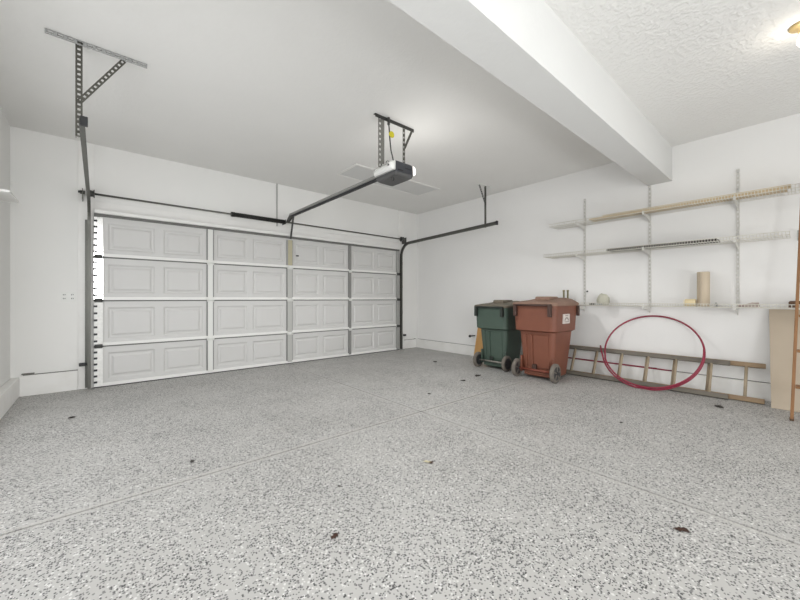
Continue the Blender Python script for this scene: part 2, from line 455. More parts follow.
# ------------------------------------------------------------------ door tracks
def track(name, x, side, label, far, light_left):
    t = thing(name, (x, 5.66, 0), label, 'door track')
    path = [(x, 5.665, .015), (x, 5.665, 1.9)]
    R = .26; cz = 2.0
    for k in range(9):
        a = PI/2*k/8
        path.append((x, 5.665-R*(1-math.cos(a)), cz+R*math.sin(a)*1.03))
    path.append((x, 3.29, 2.333))
    b = MB()
    w = .028
    for p, q in zip(path, path[1:]):
        p = Vector(p); q = Vector(q); d = (q-p).normalized(); e = d*.002
        nrm = Vector((side, 0, 0)).cross(d)
        b.obox(p-e+Vector((side*w/2, 0, 0)), q+e+Vector((side*w/2, 0, 0)), nrm, .052, .003)
        for sg in (-1, 1):
            b.obox(p-e+nrm*sg*.026, q+e+nrm*sg*.026, (1, 0, 0), w, .003)
    b.build('rail', M['track'], t)
    for z in (.25, .8, 1.35, 1.85):
        MB().box(x+side*(w/2+.002), x+side*(w/2+.006), 5.64, YB-.019, z-.03, z+.03).build('track_bracket', M['track'], t)
    b = MB(); b.obox((x+side*(w/2+.014), YB-.022, .01), (x+side*(w/2+.014), YB-.022, 2.06), (1, 0, 0), .024, .005)
    b.build('jamb_angle', M['track'], t)
    hy = 3.52
    b = MB(); b.perf((x+side*.022, hy, 2.30), (x+side*.022, hy, ZC-.003), (1, 0, 0), .040, .003, .036, .015, .28)
    b.obox((x+side*.039, hy+.018, 2.30), (x+side*.039, hy+.018, ZC-.003), (0, 1, 0), .036, .003)
    b.build('hanger', M['angle'], t)
    bx = x-side*.0+ (.24 if light_left else -.16)
    b = MB(); b.perf((x+side*.02, hy-.006, 2.56 if light_left else 2.67), (bx, hy-.006, ZC-.03), (0, 0, 1), .034, .003, .036, .015, .28)
    b.build('brace', M['angle'] if light_left else M['dark'], t)
    b = MB()
    if light_left:
        b.perf((-.292, hy, ZC-.003), (.295, hy, ZC-.003), (0, 1, 0), .04, .003, .05, .026, .2)
        b.perf((-.292, hy-.022, ZC-.02), (.295, hy-.022, ZC-.02), (0, 0, 1), .036, .003, .05, .03, .2)
    else:
        b.box(4.78, 5.08, hy-.02, hy+.05, ZC-.012, ZC-.001)
    b.build('ceiling_angle', M['lightangle'] if light_left else M['white'], t)
    b = MB(); b.box(x-side*.012-.02, x-side*.012+.02, 3.262, 3.287, 2.30, 2.365, .003); b.build('end_stop', M['black'], t)
    return t
track('door_track', -.092, -1, 'steel track left of the garage door, with perforated ceiling hanger and brace', 3.3, True)
track('door_track', 4.918, 1, 'grey steel track right of the garage door, hung near the right wall', 3.3, False)

# ------------------------------------------------------------------ torsion shaft
sh = thing('torsion_shaft', (2.42, 5.63, 2.37), 'long steel shaft with a black coil spring above the garage door', 'door spring')
SY, SZ = 5.625, 2.368
MB().cyl((-.10, SY, SZ), (4.98, SY, SZ), .0125, 14).build('shaft', M['track'], sh)
b = MB(); b.tube([(1.514, SY, SZ), (2.33, SY, SZ)], .028, 18)
b.tube([(1.50, SY, SZ), (1.55, SY, SZ)], .036, 18)
o = b.build('coil_spring', M['spring'], sh)
pts = []; turns = 62
for k in range(turns*8+1):
    a = 2*PI*k/8; pts.append((1.55+.77*k/(turns*8), SY+.031*math.cos(a), SZ+.031*math.sin(a)))
MB().tube(pts, .0042, 5).build('winding', M['spring'], o)
b = MB(); b.box(2.329, 2.337, SY-.036, YB-.01, SZ-.036, SZ+.036, .003)
b.build('centre_bracket', M['dark'], sh)
for x in (-.07, 4.905):
    MB().lathe((x-.03, SY, SZ), 'x', [(0, .05), (.006, .05), (.010, .040), (.045, .036), (.05, .05), (.058, .05)]).build('cable_drum', M['dark'], sh)
for x0, x1 in ((-.155, -.148), (4.985, 4.992)):
    b = MB(); b.box(x0, x1, SY-.045, YB-.019, SZ-.09, SZ+.04, .002)
    b.cyl((x0-.02, SY, SZ), (x1+.02, SY, SZ), .022, 14)
    b.build('end_bracket', M['track'], sh)
b = MB(); b.cyl((-.19, SY-.01, SZ), (-.155, SY-.01, SZ), .014, 12); b.build('bearing_cap', M['black'], sh)

tag(recentre(MB().cyl((2.238, YB-.016, 2.30), (2.238, YB-.016, ZC-.002), .005, 8).build('cable', M['dark'])),
    'thin grey cable running down the wall from ceiling to the coil spring', 'cable')

# ------------------------------------------------------------------ garage door opener
op = thing('door_opener', (2.40, 2.9, 2.3), 'grey ceiling-hung garage door opener with white light covers and long rail', 'garage door opener')
hx0, hx1, hy0, hy1, hz0, hz1 = 2.285, 2.535, 2.72, 3.06, 2.368, 2.515
b = MB(); b.loft([(hz0+.035, hx0, hx1, hy0, hy1, .012), (hz1-.012, hx0, hx1, hy0, hy1, .02), (hz1, hx0+.012, hx1-.012, hy0+.012, hy1-.012, .02)])
body = b.build('motor_housing', M['motor'], op)
b = MB(); b.loft([(hz0-.004, hx0+.03, hx1-.03, hy0+.03, hy1-.02, .02), (hz0+.008, hx0+.012, hx1-.012, hy0+.01, hy1-.01, .015), (hz0+.0345, hx0, hx1, hy0, hy1, .012)])
b.build('tray', M['motor_bottom'], body)
b = MB(); b.box(hx0+.03, hx0+.10, hy0-.004, hy0+.002, hz0+.05, hz0+.062); b.build('vent', M['black'], body)
b = MB(); b.box(hx1-.12, hx1-.03, hy0-.003, hy0+.002, hz0+.085, hz0+.093); b.build('vent', M['black'], body)
for sx in (-1, 1):
    xb = hx0 if sx < 0 else hx1
    b = MB(); rings = []
    for off, iy, iz in ((0.0, .0, .0), (.03, .012, .008), (.055, .05, .024), (.068, .10, .05)):
        x = xb+sx*off
        y0, y1, z0, z1 = hy0+iy*.5, hy1-iy*.8, hz0+.045+iz, hz1-.004-iz
        ring = []
        for cy, cz, a0 in ((y1-.015, z1-.015, 0), (y0+.015, z1-.015, 90), (y0+.015, z0+.015, 180), (y1-.015, z0+.015, 270)):
            for k in range(4):
                a = math.radians(a0+30*k); ring.append(b.bm.verts.new((x, cy+.015*math.cos(a), cz+.015*math.sin(a))))
        rings.append(ring)
    for A, B in zip(rings, rings[1:]):
        n = len(A)
        for k in range(n): b.bm.faces.new((A[k], A[(k+1) % n], B[(k+1) % n], B[k])).smooth = True
    b.bm.faces.new(rings[0]); b.bm.faces.new(rings[-1])
    b.build('light_cover', M['lens'] if sx < 0 else M['glowlens'], op)
b = MB(); b.box(2.378, 2.422, 3.06, 5.56, 2.468, 2.502, .003)
rail = b.build('rail', M['railsteel'], op)
b = MB(); b.box(2.386, 2.414, 3.06, 5.50, 2.438, 2.4675, .003); b.build('chain_channel', M['black'], rail)
b = MB(); b.prism([(5.49, 2.44), (5.66, 2.37), (5.70, 2.37), (5.70, 2.41), (5.56, 2.505), (5.49, 2.505)], 'x', 2.388, 2.394)
b.prism([(5.49, 2.44), (5.66, 2.37), (5.70, 2.37), (5.70, 2.41), (5.56, 2.505), (5.49, 2.505)], 'x', 2.412, 2.418)
b.build('header_bracket', M['dark'], op)
b = MB(); b.obox((2.435, 5.53, 2.455), (2.435, DY-.062, 2.10), (1, 0, 0), .028, .008)
b.build('door_arm', M['dark'], op)
HY = 2.90
b = MB(); b.obox((2.15, HY, ZC-.003), (2.69, HY, ZC-.003), (0, 1, 0), .035, .004); b.obox((2.15, HY-.016, ZC-.02), (2.69, HY-.016, ZC-.02), (0, 0, 1), .035, .004)
b.build('ceiling_angle', M['dark'], op)
b = MB(); b.perf((2.215, HY-.012, hz1-.05), (2.215, HY-.012, ZC-.006), (1, 0, 0), .05, .003, .05, .02, .3)
b.obox((2.256, HY-.008, hz1-.002), (2.256, HY-.008, ZC-.006), (1, 0, 0), .034, .004); b.obox((2.222, HY-.012, hz1-.03), (2.30, HY-.012, hz1-.03), (0, 0, 1), .03, .003)
b.build('hanger_strap', M['strapsteel'], op)
b = MB(); b.perf((2.545, HY-.012, hz1-.03), (2.545, HY-.012, ZC-.006), (1, 0, 0), .032, .003, .05, .02, .3); b.build('hanger_strap', M['angle'], op)
b = MB(); b.obox((2.66, HY-.018, ZC-.03), (2.552, HY-.018, 2.76), (0, 0, 1), .026, .004); b.build('brace', M['angle'], op)
b = MB(); b.tube([(2.315, HY-.03, ZC-.05), (2.322, HY-.03, 2.90), (2.33, HY-.03, 2.80), (2.345, HY-.03, 2.68), (2.38, HY-.03, 2.57), (2.40, HY-.03, 2.51)], .007, 8)
b.cyl((2.315, HY-.03, ZC-.075), (2.315, HY-.03, ZC-.001), .014, 10)
cord = b.build('power_cord', M['dark'], op)
b = MB(); b.lathe((2.35, HY-.036, 2.84), 'y', [(-.005, .034), (.006, .034)], 10); o = b.build('cord_tag', M['yellow'], cord); o['label'] = 'yellow tag on the power cord'
b = MB(); b.tube([(2.31, 2.80, 2.372)]+[(2.31+.018*math.sin(a), 2.80, 2.345-.02*math.cos(a+PI)*1.0) for a in [2*PI*k/10 for k in range(11)]], .0035, 6)
b.build('release_ring', M['dark'], op)
b = MB(); b.tube([(2.30+.03*math.cos(a), 2.86, 2.515+.03*math.sin(a)) for a in [PI*k/8 for k in range(9)]], .004, 6); b.build('lift_loop', M['dark'], op)

# attic hatch
h = thing('attic_hatch', (3.6, 4.42, ZC-.012), 'flat rectangular access panel with narrow frame in the ceiling', 'hatch')
b = MB(); a0, a1, c0, c1 = 2.75, 4.50, 4.14, 4.70
for q in ((a0, a1, c0, c0+.035), (a0, a1, c1-.035, c1), (a0, a0+.035, c0+.035, c1-.035), (a1-.035, a1, c0+.035, c1-.035)): b.box(*q, ZC-.014, ZC-.0005, .003)
b.build('frame', M['trim'], h)
MB().box(a0+.041, a1-.041, c0+.041, c1-.041, ZC-.007, ZC-.0005).build('panel', M['hatch'], h)

# ceiling lamp by the right edge
LX, LY = 3.72, .006
lp = thing('ceiling_lamp', (LX, LY, ZC), 'bare lit bulb under a brass canopy on the ceiling', 'lamp')
b = MB(); b.lathe((LX, LY, ZC), 'z', [(-.0005, .072), (-.010, .072), (-.018, .06), (-.026, .03), (-.055, .024)]); b.build('canopy', M['brass'], lp)
b = MB(); b.lathe((LX, LY, ZC-.055), 'z', [(0, .018), (-.02, .022), (-.045, .032), (-.065, .033), (-.083, .024), (-.093, .004)]); b.build('bulb', M['bulb'], lp)

# ------------------------------------------------------------------ small things on the walls
o = thing('wall_outlet', (-.28, YB-.008, 1.06), 'white double outlet plate on the back wall left of the door', 'outlet')
MB().box(-.345, -.215, YB-.007, YB-.0002, 1.06, 1.18, .002).build('cover_plate', M['white'], o)
for x in (-.315, -.245):
    r = MB().box(x-.018, x+.018, YB-.011, YB-.0072, 1.08, 1.16, .002).build('receptacle', M['white'], o)
    for z in (1.10, 1.145):
        for dx in (-.007, .007): MB().box(x+dx-.003, x+dx+.003, YB-.0125, YB-.0112, z-.007, z+.007).build('slot', M['black'], r)
def sensor(x, sx, label):
    t = thing('safety_sensor', (x, 5.69, .3), label, 'sensor')
    MB().box(x-.03, x+.03, 5.66, 5.70, .285, .325, .006).build('housing', M['black'], t)
    MB().cyl((x-sx*.03, 5.68, .305), (x-sx*.042, 5.68, .305), .012, 12).build('eye', M['dark'], t)
    MB().box(x+sx*.002-.01, x+sx*.002+.01, 5.70, YB-.019, .297, .313).build('arm', M['track'], t)
sensor(-.155, -1, 'small black door sensor near floor on the left door jamb')
sensor(5.03, 1, 'small black door sensor near floor on the right door jamb')
t = thing('wall_shelf', (-.70, 5.0, 2.072), 'white narrow shelf high on the left wall by the corner', 'shelf')
MB().box(XL+.001, -.62, 4.75, 5.22, 2.072, 2.094, .003).build('board', M['trim'], t)
MB().box(XL+.001, XL+.02, 4.75, 5.22, 2.0945, 2.14, .002).build('ledger', M['trim'], t)
tag(recentre(MB().box(-.745, -.69, YB-.014, YB-.0005, 2.375, 2.39, .002).build('hanger_strip', M['trim'])), 'short white strip on back wall in the left corner above the shelf', 'bracket')
t = thing('pipe_outlet', (5.42, 4.14, .37), 'dark pipe stub with a round valve sticking out of right wall beside green bin', 'pipe')
MB().cyl((XR-.0005, 4.14, .388), (5.33, 4.14, .388), .012, 12).build('pipe', M['dark'], t)
MB().lathe((5.33, 4.14, .388), 'x', [(-.03, .022), (-.01, .026), (0, .02)], 14).build('valve', M['black'], t)
tag(recentre(MB().cyl((XR-.006, 2.10, 1.205), (XR-.0003, 2.10, 1.205), .012, 12).build('wall_plug', M['black'])), 'small dark round plug in the right wall beside the leftmost shelf standard', 'plug')

# ------------------------------------------------------------------ wheeled bins
def bin_(name, loc, s, bodym, lidm, strapm, axm, label, sticker=False):
    """local frame: x from hinge side (wheels) to the wall, y across, z up"""
    t = thing(name, loc, label, 'bin')
    def S(*v): return [q*s for q in v]
    def sec(z, x0, x1, hw, r, tilt=0): return (z*s, x0*s, x1*s, -hw*s, hw*s, r*s, tilt*s)
    b = MB()
    b.loft([sec(.03, .10, .53, .195, .05), sec(.05, .09, .545, .205, .06), sec(.24, .07, .56, .225, .06), sec(.655, .045, .60, .258, .06)])
    b.loft([sec(.64, .05, .60, .255, .06), sec(.665, -.02, .635, .292, .065), sec(1.0, -.035, .66, .305, .07), sec(1.012, -.04, .665, .31, .07)])
    # hinge-side ribs and panel
    for y0, y1, d in ((.050, .078, .026), (.135, .155, .022), (-.175, .03, .018)):
        b.prism([(.085*s, .15*s), ((.085-d)*s, .16*s), ((.058-d)*s, .60*s), (.062*s, .62*s)], 'y', y0*s, y1*s)
    # skirt in front of the axle
    b.box(*S(.06, .14, -.185, .185, .045, .10), .012*s)
    body = b.build('body', bodym, t, True)
    for yy in (-.225, .225):
        b = MB(); b.prism([(q[0]*s, q[1]*s) for q in ((.05, .08), (.13, .08), (.14, .30), (.06, .30))], 'y', (yy-.012)*s, (yy+.012)*s)
        b.build('wheel_housing', bodym, body, True)
    # lid: rim, dome and the ridge in its middle
    b = MB()
    b.loft([sec(1.002, -.05, .685, .320, .07), sec(1.03, -.055, .69, .326, .07), sec(1.044, -.045, .68, .318, .07),
            sec(1.060, .06, .62, .26, .07, .035), sec(1.068, .14, .56, .20, .07, .045)])
    lid = b.build('lid', lidm, t, True)
    b = MB(); b.box(*S(.20, .50, -.10, .10, 1.07, 1.128), .018*s); b.build('lid_ridge', lidm, lid, True)
    # grab bar along the hinge side
    b = MB(); b.cyl(S(-.075, -.23, 1.012), S(-.075, .23, 1.012), .014*s, 12); b.build('grab_bar', strapm, t, True)
    for x0, x1, yy in ((-.092, -.036, -.245), (-.092, -.036, .245), ):
        b = MB(); b.box(*S(x0, x1, yy-.022, yy+.022, .86, 1.026), .008*s); b.build('hinge_bracket', strapm, t, True)
    b = MB(); b.box(*S(.59, .645, -.332, -.302, .86, 1.0), .006*s); b.build('lid_catch', strapm, t, True)
    b = MB(); b.box(*S(.035, .075, -.005, .055, .13, .20), .006*s); b.build('catch_box', strapm, t, True)
    b = MB(); b.cyl(S(.03, -.25, .125), S(.03, .25, .125), .014*s, 12); b.build('axle', axm, t, True)
    for yy in (-.272, .272):
        b = MB(); w = .024
        b.lathe(S(.03, yy, .125), 'y', [(q[0]*s, q[1]*s) for q in ((-w, .088), (-w, .112), (-.016, .124), (.016, .124), (w, .112), (w, .088))], 32)
        wh = b.build('wheel', M['tyre'], t, True)
        b = MB(); b.lathe(S(.03, yy, .125), 'y', [(q[0]*s, q[1]*s) for q in ((-w-.002, .087), (w+.002, .087))], 28)
        b.lathe(S(.03, yy, .125), 'y', [(q[0]*s, q[1]*s) for q in ((-w-.014, .025), (w+.014, .025))], 16)
        hb = b.build('hub', M['hub'], wh, True)
        for k in range(5):
            a = 2*PI*k/5+.3
            for sg in (-1, 1):
                p0 = S(.03+.02*math.cos(a), yy+sg*(w+.006), .125+.02*math.sin(a)); p1 = S(.03+.084*math.cos(a), yy+sg*(w+.004), .125+.084*math.sin(a))
                b = MB(); b.obox(p0, p1, (0, 1, 0), .006*s, .016*s); b.build('spoke', M['tyre'] if sticker else M['hub'], wh, True)
    if sticker:
        yy = -.304*s
        b = MB(); b.prism([(.185, .765), (.375, .765), (.375, .892), (.185, .892)], 'y', yy-.006, yy+.012)
        st = b.build('sticker', M['sticker'], t, True); st['label'] = 'white sticker with a grey arched emblem'
        b = MB()
        # grey arch, dot and two short lines of print
        pts = [(.28+.062*math.cos(a), .802+.048*math.sin(a)) for a in [PI*k/10 for k in range(11)]]
        pin = [(.28+.04*math.cos(a), .802+.03*math.sin(a)) for a in [PI*k/10 for k in range(10, -1, -1)]]
        b.prism(pts+pin, 'y', yy-.0075, yy-.0062)
        b.build('emblem', M['stickergrey'], st, True)
        b = MB(); b.box(.215, .345, yy-.0075, yy-.0062, .783, .793); b.build('print_line', M['stickergrey'], st, True)
        b = MB(); b.box(.24, .32, yy-.0075, yy-.0062, .866, .876); b.build('print_line', M['stickergrey'], st, True)
    return t
bin_('wheeled_bin', (4.465, 2.395, 0), 1.0, M['brown'], M['brownlid'], M['strap'], M['axlebrown'], 'reddish brown wheeled rubbish bin with white sticker, standing right of the green bin', True)
bin_('wheeled_bin', (4.615, 3.19, 0), .955, M['green'], M['greenlid'], M['strapg'], M['axlesteel'], 'dark green wheeled rubbish bin standing left of the brown bin')

# board leaning behind the green bin
b = MB(); b.prism([(5.215, .002), (5.232, .002), (5.459, .95), (5.442, .95)], 'y', 3.62, 3.985)
tag(recentre(b.build('board', M['orangewood'])), 'tan wooden board leaning on right wall behind the green bin', 'board')

# ------------------------------------------------------------------ shelves on the right wall
def standard(y, z0, z1, label):
    t = thing('shelf_standard', (XR, y, z0), label, 'shelf standard', None)
    b = MB(); b.perf((XR-.014, y, z0), (XR-.014, y, z1), (0, 1, 0), .026, .002, .05, .022, .2)
    for sg in (-1, 1): b.box(XR-.014, XR-.0005, y+sg*.013-.001, y+sg*.013+.001, z0, z1)
    b.build('channel', M['standard'], t)
    for z in (z0+.04, (z0+z1)/2+.01, z1-.04):
        b = MB(); b.lathe((XR-.0155, y, z), 'x', [(-.003, .004), (0, .006)], 10); b.build('screw', M['lightangle'], t)
standard(2.133, .985, 2.575, 'white slotted shelf standard on right wall nearest the bins')
standard(1.325, .975, 2.574, 'white slotted shelf standard on right wall ending under the beam')
standard(.494, .98, 2.56, 'white slotted shelf standard on right wall nearest the wooden stepladder')
FX = 5.168
def wire_shelf(zt, y0, y1, label, lip=.032):
    t = thing('wire_shelf', (5.3, (y0+y1)/2, zt), label, 'shelf')
    b = MB(); r = .0027
    n = int((y1-y0)/.0254)
    for i in range(n+1):
        y = y0+(y1-y0)*i/n
        b.tube([(5.448, y, zt), (FX+.006, y, zt), (FX+.001, y, zt+.004), (FX, y, zt+lip)], r, 4)
    b.build('wire_deck', M['wire'], t)
    for x, z in ((5.445, zt-.005), (5.31, zt-.005)): MB().cyl((x, y0, z), (x, y1, z), .003, 6).build('support_rod', M['wire'], t)
    for z in (zt-.003, zt+lip): MB().cyl((FX-.005, y0, z), (FX-.005, y1, z), .0036, 6).build('front_rod', M['wire'], t)
    for y in (2.133, 1.325, .494):
        if not y0 < y < y1: continue
        b = MB(); zz = zt-.0085
        b.prism([(5.4485, zz), (5.19, zz), (FX+.004, zz), (FX+.004, zz-.02), (5.20, zz-.026), (5.40, zz-.055), (5.4485, zz-.085)], 'y', y-.005, y+.005)
        b.prism([(FX-.015, zz+.02), (FX-.011, zz+.02), (FX-.011, zz-.018), (FX+.006, zz-.018), (FX+.006, zz-.022), (FX-.015, zz-.022)], 'y', y-.010, y+.010)
        b.build('bracket', M['standard'], t)
    return t
ZT, ZM, ZL = 2.187, 1.735, 1.006
wire_shelf(ZT, -.7, 2.53, 'white wire shelf, topmost of three on the right wall, carrying long pine boards')
wire_shelf(ZM, .10, 2.62, 'white wire shelf, middle of three on the right wall, carrying a dark plank')
wire_shelf(ZL, -.5, 2.40, 'white wire shelf, lowest of three on the right wall, holding rolls and rags')
b = MB(); b.box(FX+.012, 5.33, .115, 1.965, ZT+.0032, ZT+.025, .002)
tag(recentre(b.build('pine_board', M['pine'])), 'long pale pine board lying on the topmost wire shelf, lower of the two', 'board')
b = MB(); b.box(FX+.016, 5.30, .09, 1.80, ZT+.0255, ZT+.046, .002)
tag(recentre(b.build('pine_board', M['pine'])), 'long pale pine board lying on top of another on the topmost wire shelf', 'board')
b = MB(); b.box(FX+.008, 5.40, .635, 1.745, ZM+.0032, ZM+.030, .002)
tag(recentre(b.build('plank', M['darkplank'])), 'dark brown plank lying on the middle wire shelf', 'board')
b = MB(); b.tube([(XR-.001, .045, 1.80), (5.43, .045, 1.79), (5.42, .045, 1.75), (5.43, .045, 1.71), (XR-.001, .045, 1.70)], .006, 8)
tag(recentre(b.build('wall_clip', M['lightangle'])), 'small grey metal clip on right wall past the end of the middle shelf', 'clip')

# things on the lowest shelf
def top(z=.0032): return ZL+z
t = thing('paper_roll', (5.30, .768, top()), 'tall upright tan paper roll on the lowest wire shelf', 'roll')
b = MB(); R = .058
prof = [(0, R-.002), (.003, R), (.395, R), (.398, R-.002), (.398, .02), (.34, .02)]
b.lathe((5.30, .768, top()), 'z', prof, 30); b.build('roll', M['paperroll'], t)
b = MB(); b.prism([(5.243+.0, .775), (5.2395, .775), (5.2395, .790), (5.243, .790)], 'z', top()+.01, top()+.385); b.build('loose_edge', M['card'], t)
t = thing('tape_roll', (5.27, .885, top()), 'short cream tape roll lying on its side left of the tall paper roll', 'roll')
b = MB(); b.lathe((5.27, .83, top()+.0425), 'y', [(0, .040), (.003, .0425), (.095, .0425), (.098, .040)], 26); b.build('roll', M['rollgold'], t)
b = MB(); b.lathe((5.27, .9285, top()+.0425), 'y', [(0, .038), (.012, .038), (.014, .035)], 26); o = b.build('end_face', M['rollend'], t); o['label'] = 'bright cream end face'
def lump(name, c, sx, sy, sz, m, label, cat, seed):
    rnd = random.Random(seed); bm = bmesh.new(); bmesh.ops.create_icosphere(bm, subdivisions=3, radius=1)
    for v in bm.verts:
        n = v.co.normalized(); k = 1+.12*math.sin(5*n.x+seed)+.10*math.sin(7*n.y+2*seed)+.05*rnd.uniform(-1, 1)
        p = n*k
        p.x = math.copysign(abs(p.x)**.8, p.x); p.y = math.copysign(abs(p.y)**.8, p.y)
        v.co = Vector((c[0]+p.x*sx, c[1]+p.y*sy, c[2]+max(0, (p.z+.75))*sz))
    for f in bm.faces: f.smooth = True
    b = MB(); b.bm.free(); b.bm = bm
    return tag(recentre(b.build(name, m)), label, cat)
lump('rag_bundle', (5.31, 1.83, top()), .07, .075, .085, M['cloth'], 'crumpled pale grey-green rag bundle at the left end of the lowest shelf', 'rag', 3)
t = thing('brush', (5.21, 1.95, top()), 'small grey brush lying in front of the pale rag bundle', 'brush')
b = MB(); b.obox((5.21, 1.97, top()+.012), (5.21, 1.90, top()+.016), (1, 0, 0), .03, .022, .004); b.build('bristles', M['scrap'], t)
b = MB(); b.obox((5.21, 1.90, top()+.014), (5.21, 1.81, top()+.012), (1, 0, 0), .018, .014, .004); b.build('handle', M['lightangle'], t)
t = thing('folded_rag', (5.28, .40, top()), 'flat folded greyish pink rag on the lowest shelf beside the rightmost standard', 'rag')
b = MB(); b.box(5.21, 5.36, .315, .47, top(), top()+.022, .008); b.build('lower_fold', M['pinkcloth'], t)
b = MB(); b.loft([(top()+.0225, 5.22, 5.35, .318, .44, .02), (top()+.036, 5.22, 5.35, .318, .40, .02), (top()+.048, 5.24, 5.33, .32, .37, .02)], smooth=True); b.build('upper_fold', M['pinkcloth'], t)
b = MB(); b.loft([(top(), 5.22, 5.38, -.12, .108, .006), (top()+.055, 5.22, 5.38, -.12, .108, .006), (top()+.066, 5.225, 5.375, -.11, .098, .006)])
tag(recentre(b.build('wood_block', M['brownblock'])), 'dark brown wooden block on lowest shelf behind the stepladder', 'block')
b = MB(); b.lathe((5.35, .665, top()), 'z', [(0, .012), (.03, .012), (.04, .006), (.046, .006)], 12)
tag(recentre(b.build('small_cap', M['lightangle'])), 'tiny grey cap standing right of the tall paper roll', 'cap')
for k, (y, lab) in enumerate(((2.372, 'thin olive wooden dowel standing behind the brown bin lid, left one of two'), (2.312, 'thin olive wooden dowel standing behind the brown bin lid, right one of two'))):
    b = MB(); b.lathe((5.30, y, top()), 'z', [(0, .012), (.195, .012), (.197, .016), (.215, .016), (.218, .012)], 12)
    tag(recentre(b.build('wooden_dowel', M['olive'])), lab, 'dowel', 'olive dowels on the lowest shelf')

# ------------------------------------------------------------------ ladder lying on its side
lad = thing('extension_ladder', (5.25, 1.5, 0), 'wooden two-section extension ladder lying on its side along the right wall', 'ladder')
def ladder_section(x_off, y0, y1, matl, rungs, yo):
    p_lo = Vector((5.165+x_off, 0, .031)); p_hi = Vector((5.335+x_off, 0, .375))
    d = (p_hi-p_lo).normalized()
    for p, nm in ((p_lo, 'lower_rail'), (p_hi, 'upper_rail')):
        b = MB(); b.obox((p.x, y0, p.z), (p.x, y1, p.z), d, .052, .026, .004); b.build(nm, matl, lad)
    for y in rungs:
        b = MB(); b.cyl(p_lo+d*.022+Vector((0, y+yo, 0)), p_hi-d*.022+Vector((0, y+yo, 0)), .0145, 12); b.build('rung', M['rung'], lad)
ladder_section(0, .545, 2.75, M['greywood'], [2.508, 2.208, 1.909, 1.599, 1.307, 1.022, .702], 0)
ladder_section(.042, .272, 2.55, M['tanwood'], [2.208, 1.909, 1.599, 1.307, 1.022, .702, .394], .025)

# red tubing
ht = thing('red_hose', (5.1, 1.25, 0), 'large hoop of dark red plastic tubing leaning on wall in front of the ladder', 'hose')
pts = []
top_x, top_z, bot_x = 5.440, .862, 5.008
n = 110; a0 = math.radians(195); tot = math.radians(360+175)
for k in range(n+1):
    f = k/n; a = a0+tot*f                       # angle: 0 = towards -y (right in view), 90 = up
    rr = 1.0; side_off = 0
    if f < .2: rr = 1.0+.06*(1-f/.2)          # free end springs out of the hoop
    if f > .68:
        g_ = (f-.68)/.32; rr = 1.0-.045*math.sin(PI*g_)
        side_off = -.021
    ph = math.sin(a)*rr
    zc = .4335
    s = (zc+ph*.432)/.86
    s = max(s, .0)
    y = 1.262-math.cos(a)*.515*rr-.03*(1-s)*0
    x = bot_x+(top_x-bot_x)*s+side_off
    pts.append((x, y, max(.0095, .008+.86*s)))
# tail: straight short free end upward at the left
p0 = Vector(pts[0]); p1 = Vector(pts[3]); dd = (p0-p1).normalized()
tail = [p0+dd*.12+Vector((.03, .004, .03)), p0+dd*.06+Vector((.012, .001, .008))]
MB().tube(tail+pts, .0105, 8).build('tube', M['red'], ht)
for k, (y0, y1, x, mm, lab) in enumerate(((1.05, 2.85, 5.427, 'red', 'straight red plastic tube lying on the wall curb behind the ladder, front one'), (1.25, 2.85, 5.449, 'red', 'straight red plastic tube lying on the wall curb behind the ladder, wall-side one'))):
    t = thing('red_tube', (x, (y0+y1)/2, .186), lab, 'tube', 'straight red tubes on the curb')
    MB().cyl((x, y0+.06, .195), (x, y1, .195), .0085, 8).build('tube', M[mm], t)
    MB().cyl((x, y0, .1955), (x, y0+.06, .1955), .0092, 10).build('end_cap', M['reddark'], t)

# cardboard sheet and wooden stepladder at the right edge
cb = MB()
def cbx(z): return 5.112+(5.452-5.112)*z/.985
zz = [0.002, .34, .62, .985]; off = [0, .004, -.004, 0]
P0 = [(cbx(z)+o, z) for z, o in zip(zz, off)]
poly = P0+[(x+.010, z) for x, z in P0[::-1]]
cb.prism(poly, 'y', -.45, .222)
for v in cb.bm.verts:
    if v.co.y > 0: v.co.y += .03*v.co.z/.985
tag(recentre(cb.build('cardboard_sheet', M['card'])), 'tall beige cardboard sheet leaning on right wall under the lowest shelf', 'cardboard')

sl = thing('wooden_stepladder', (4.76, -.17, 0), 'wooden stepladder leaning at the right edge in front of the cardboard sheet', 'stepladder')
def rail_pt(z, side): 
    f = z/2.36
    return Vector((4.745+.385*f, (.078-.068*f) if side > 0 else (-.42+.05*f), z))
for sd in (1, -1):
    b = MB(); b.obox(rail_pt(.012, sd), rail_pt(2.36, sd), (1, 0, 0), .07, .022, .003); b.build('rail', M['stepwood'], sl)
for k, z in enumerate((.30, .62, .94, 1.26, 1.58, 1.90)):
    a = rail_pt(z, 1); c = rail_pt(z, -1)
    b = MB(); b.box(a.x-.045, a.x+.055, c.y+.013, a.y-.013, z-.011, z+.011, .003); b.build('step', M['stepwood'], sl)
for sd in (1, -1):
    a = rail_pt(.005, sd)
    b = MB(); b.box(a.x-.04, a.x+.04, a.y-.014, a.y+.014, .0005, .02, .003); b.build('foot', M['brownblock'], sl)

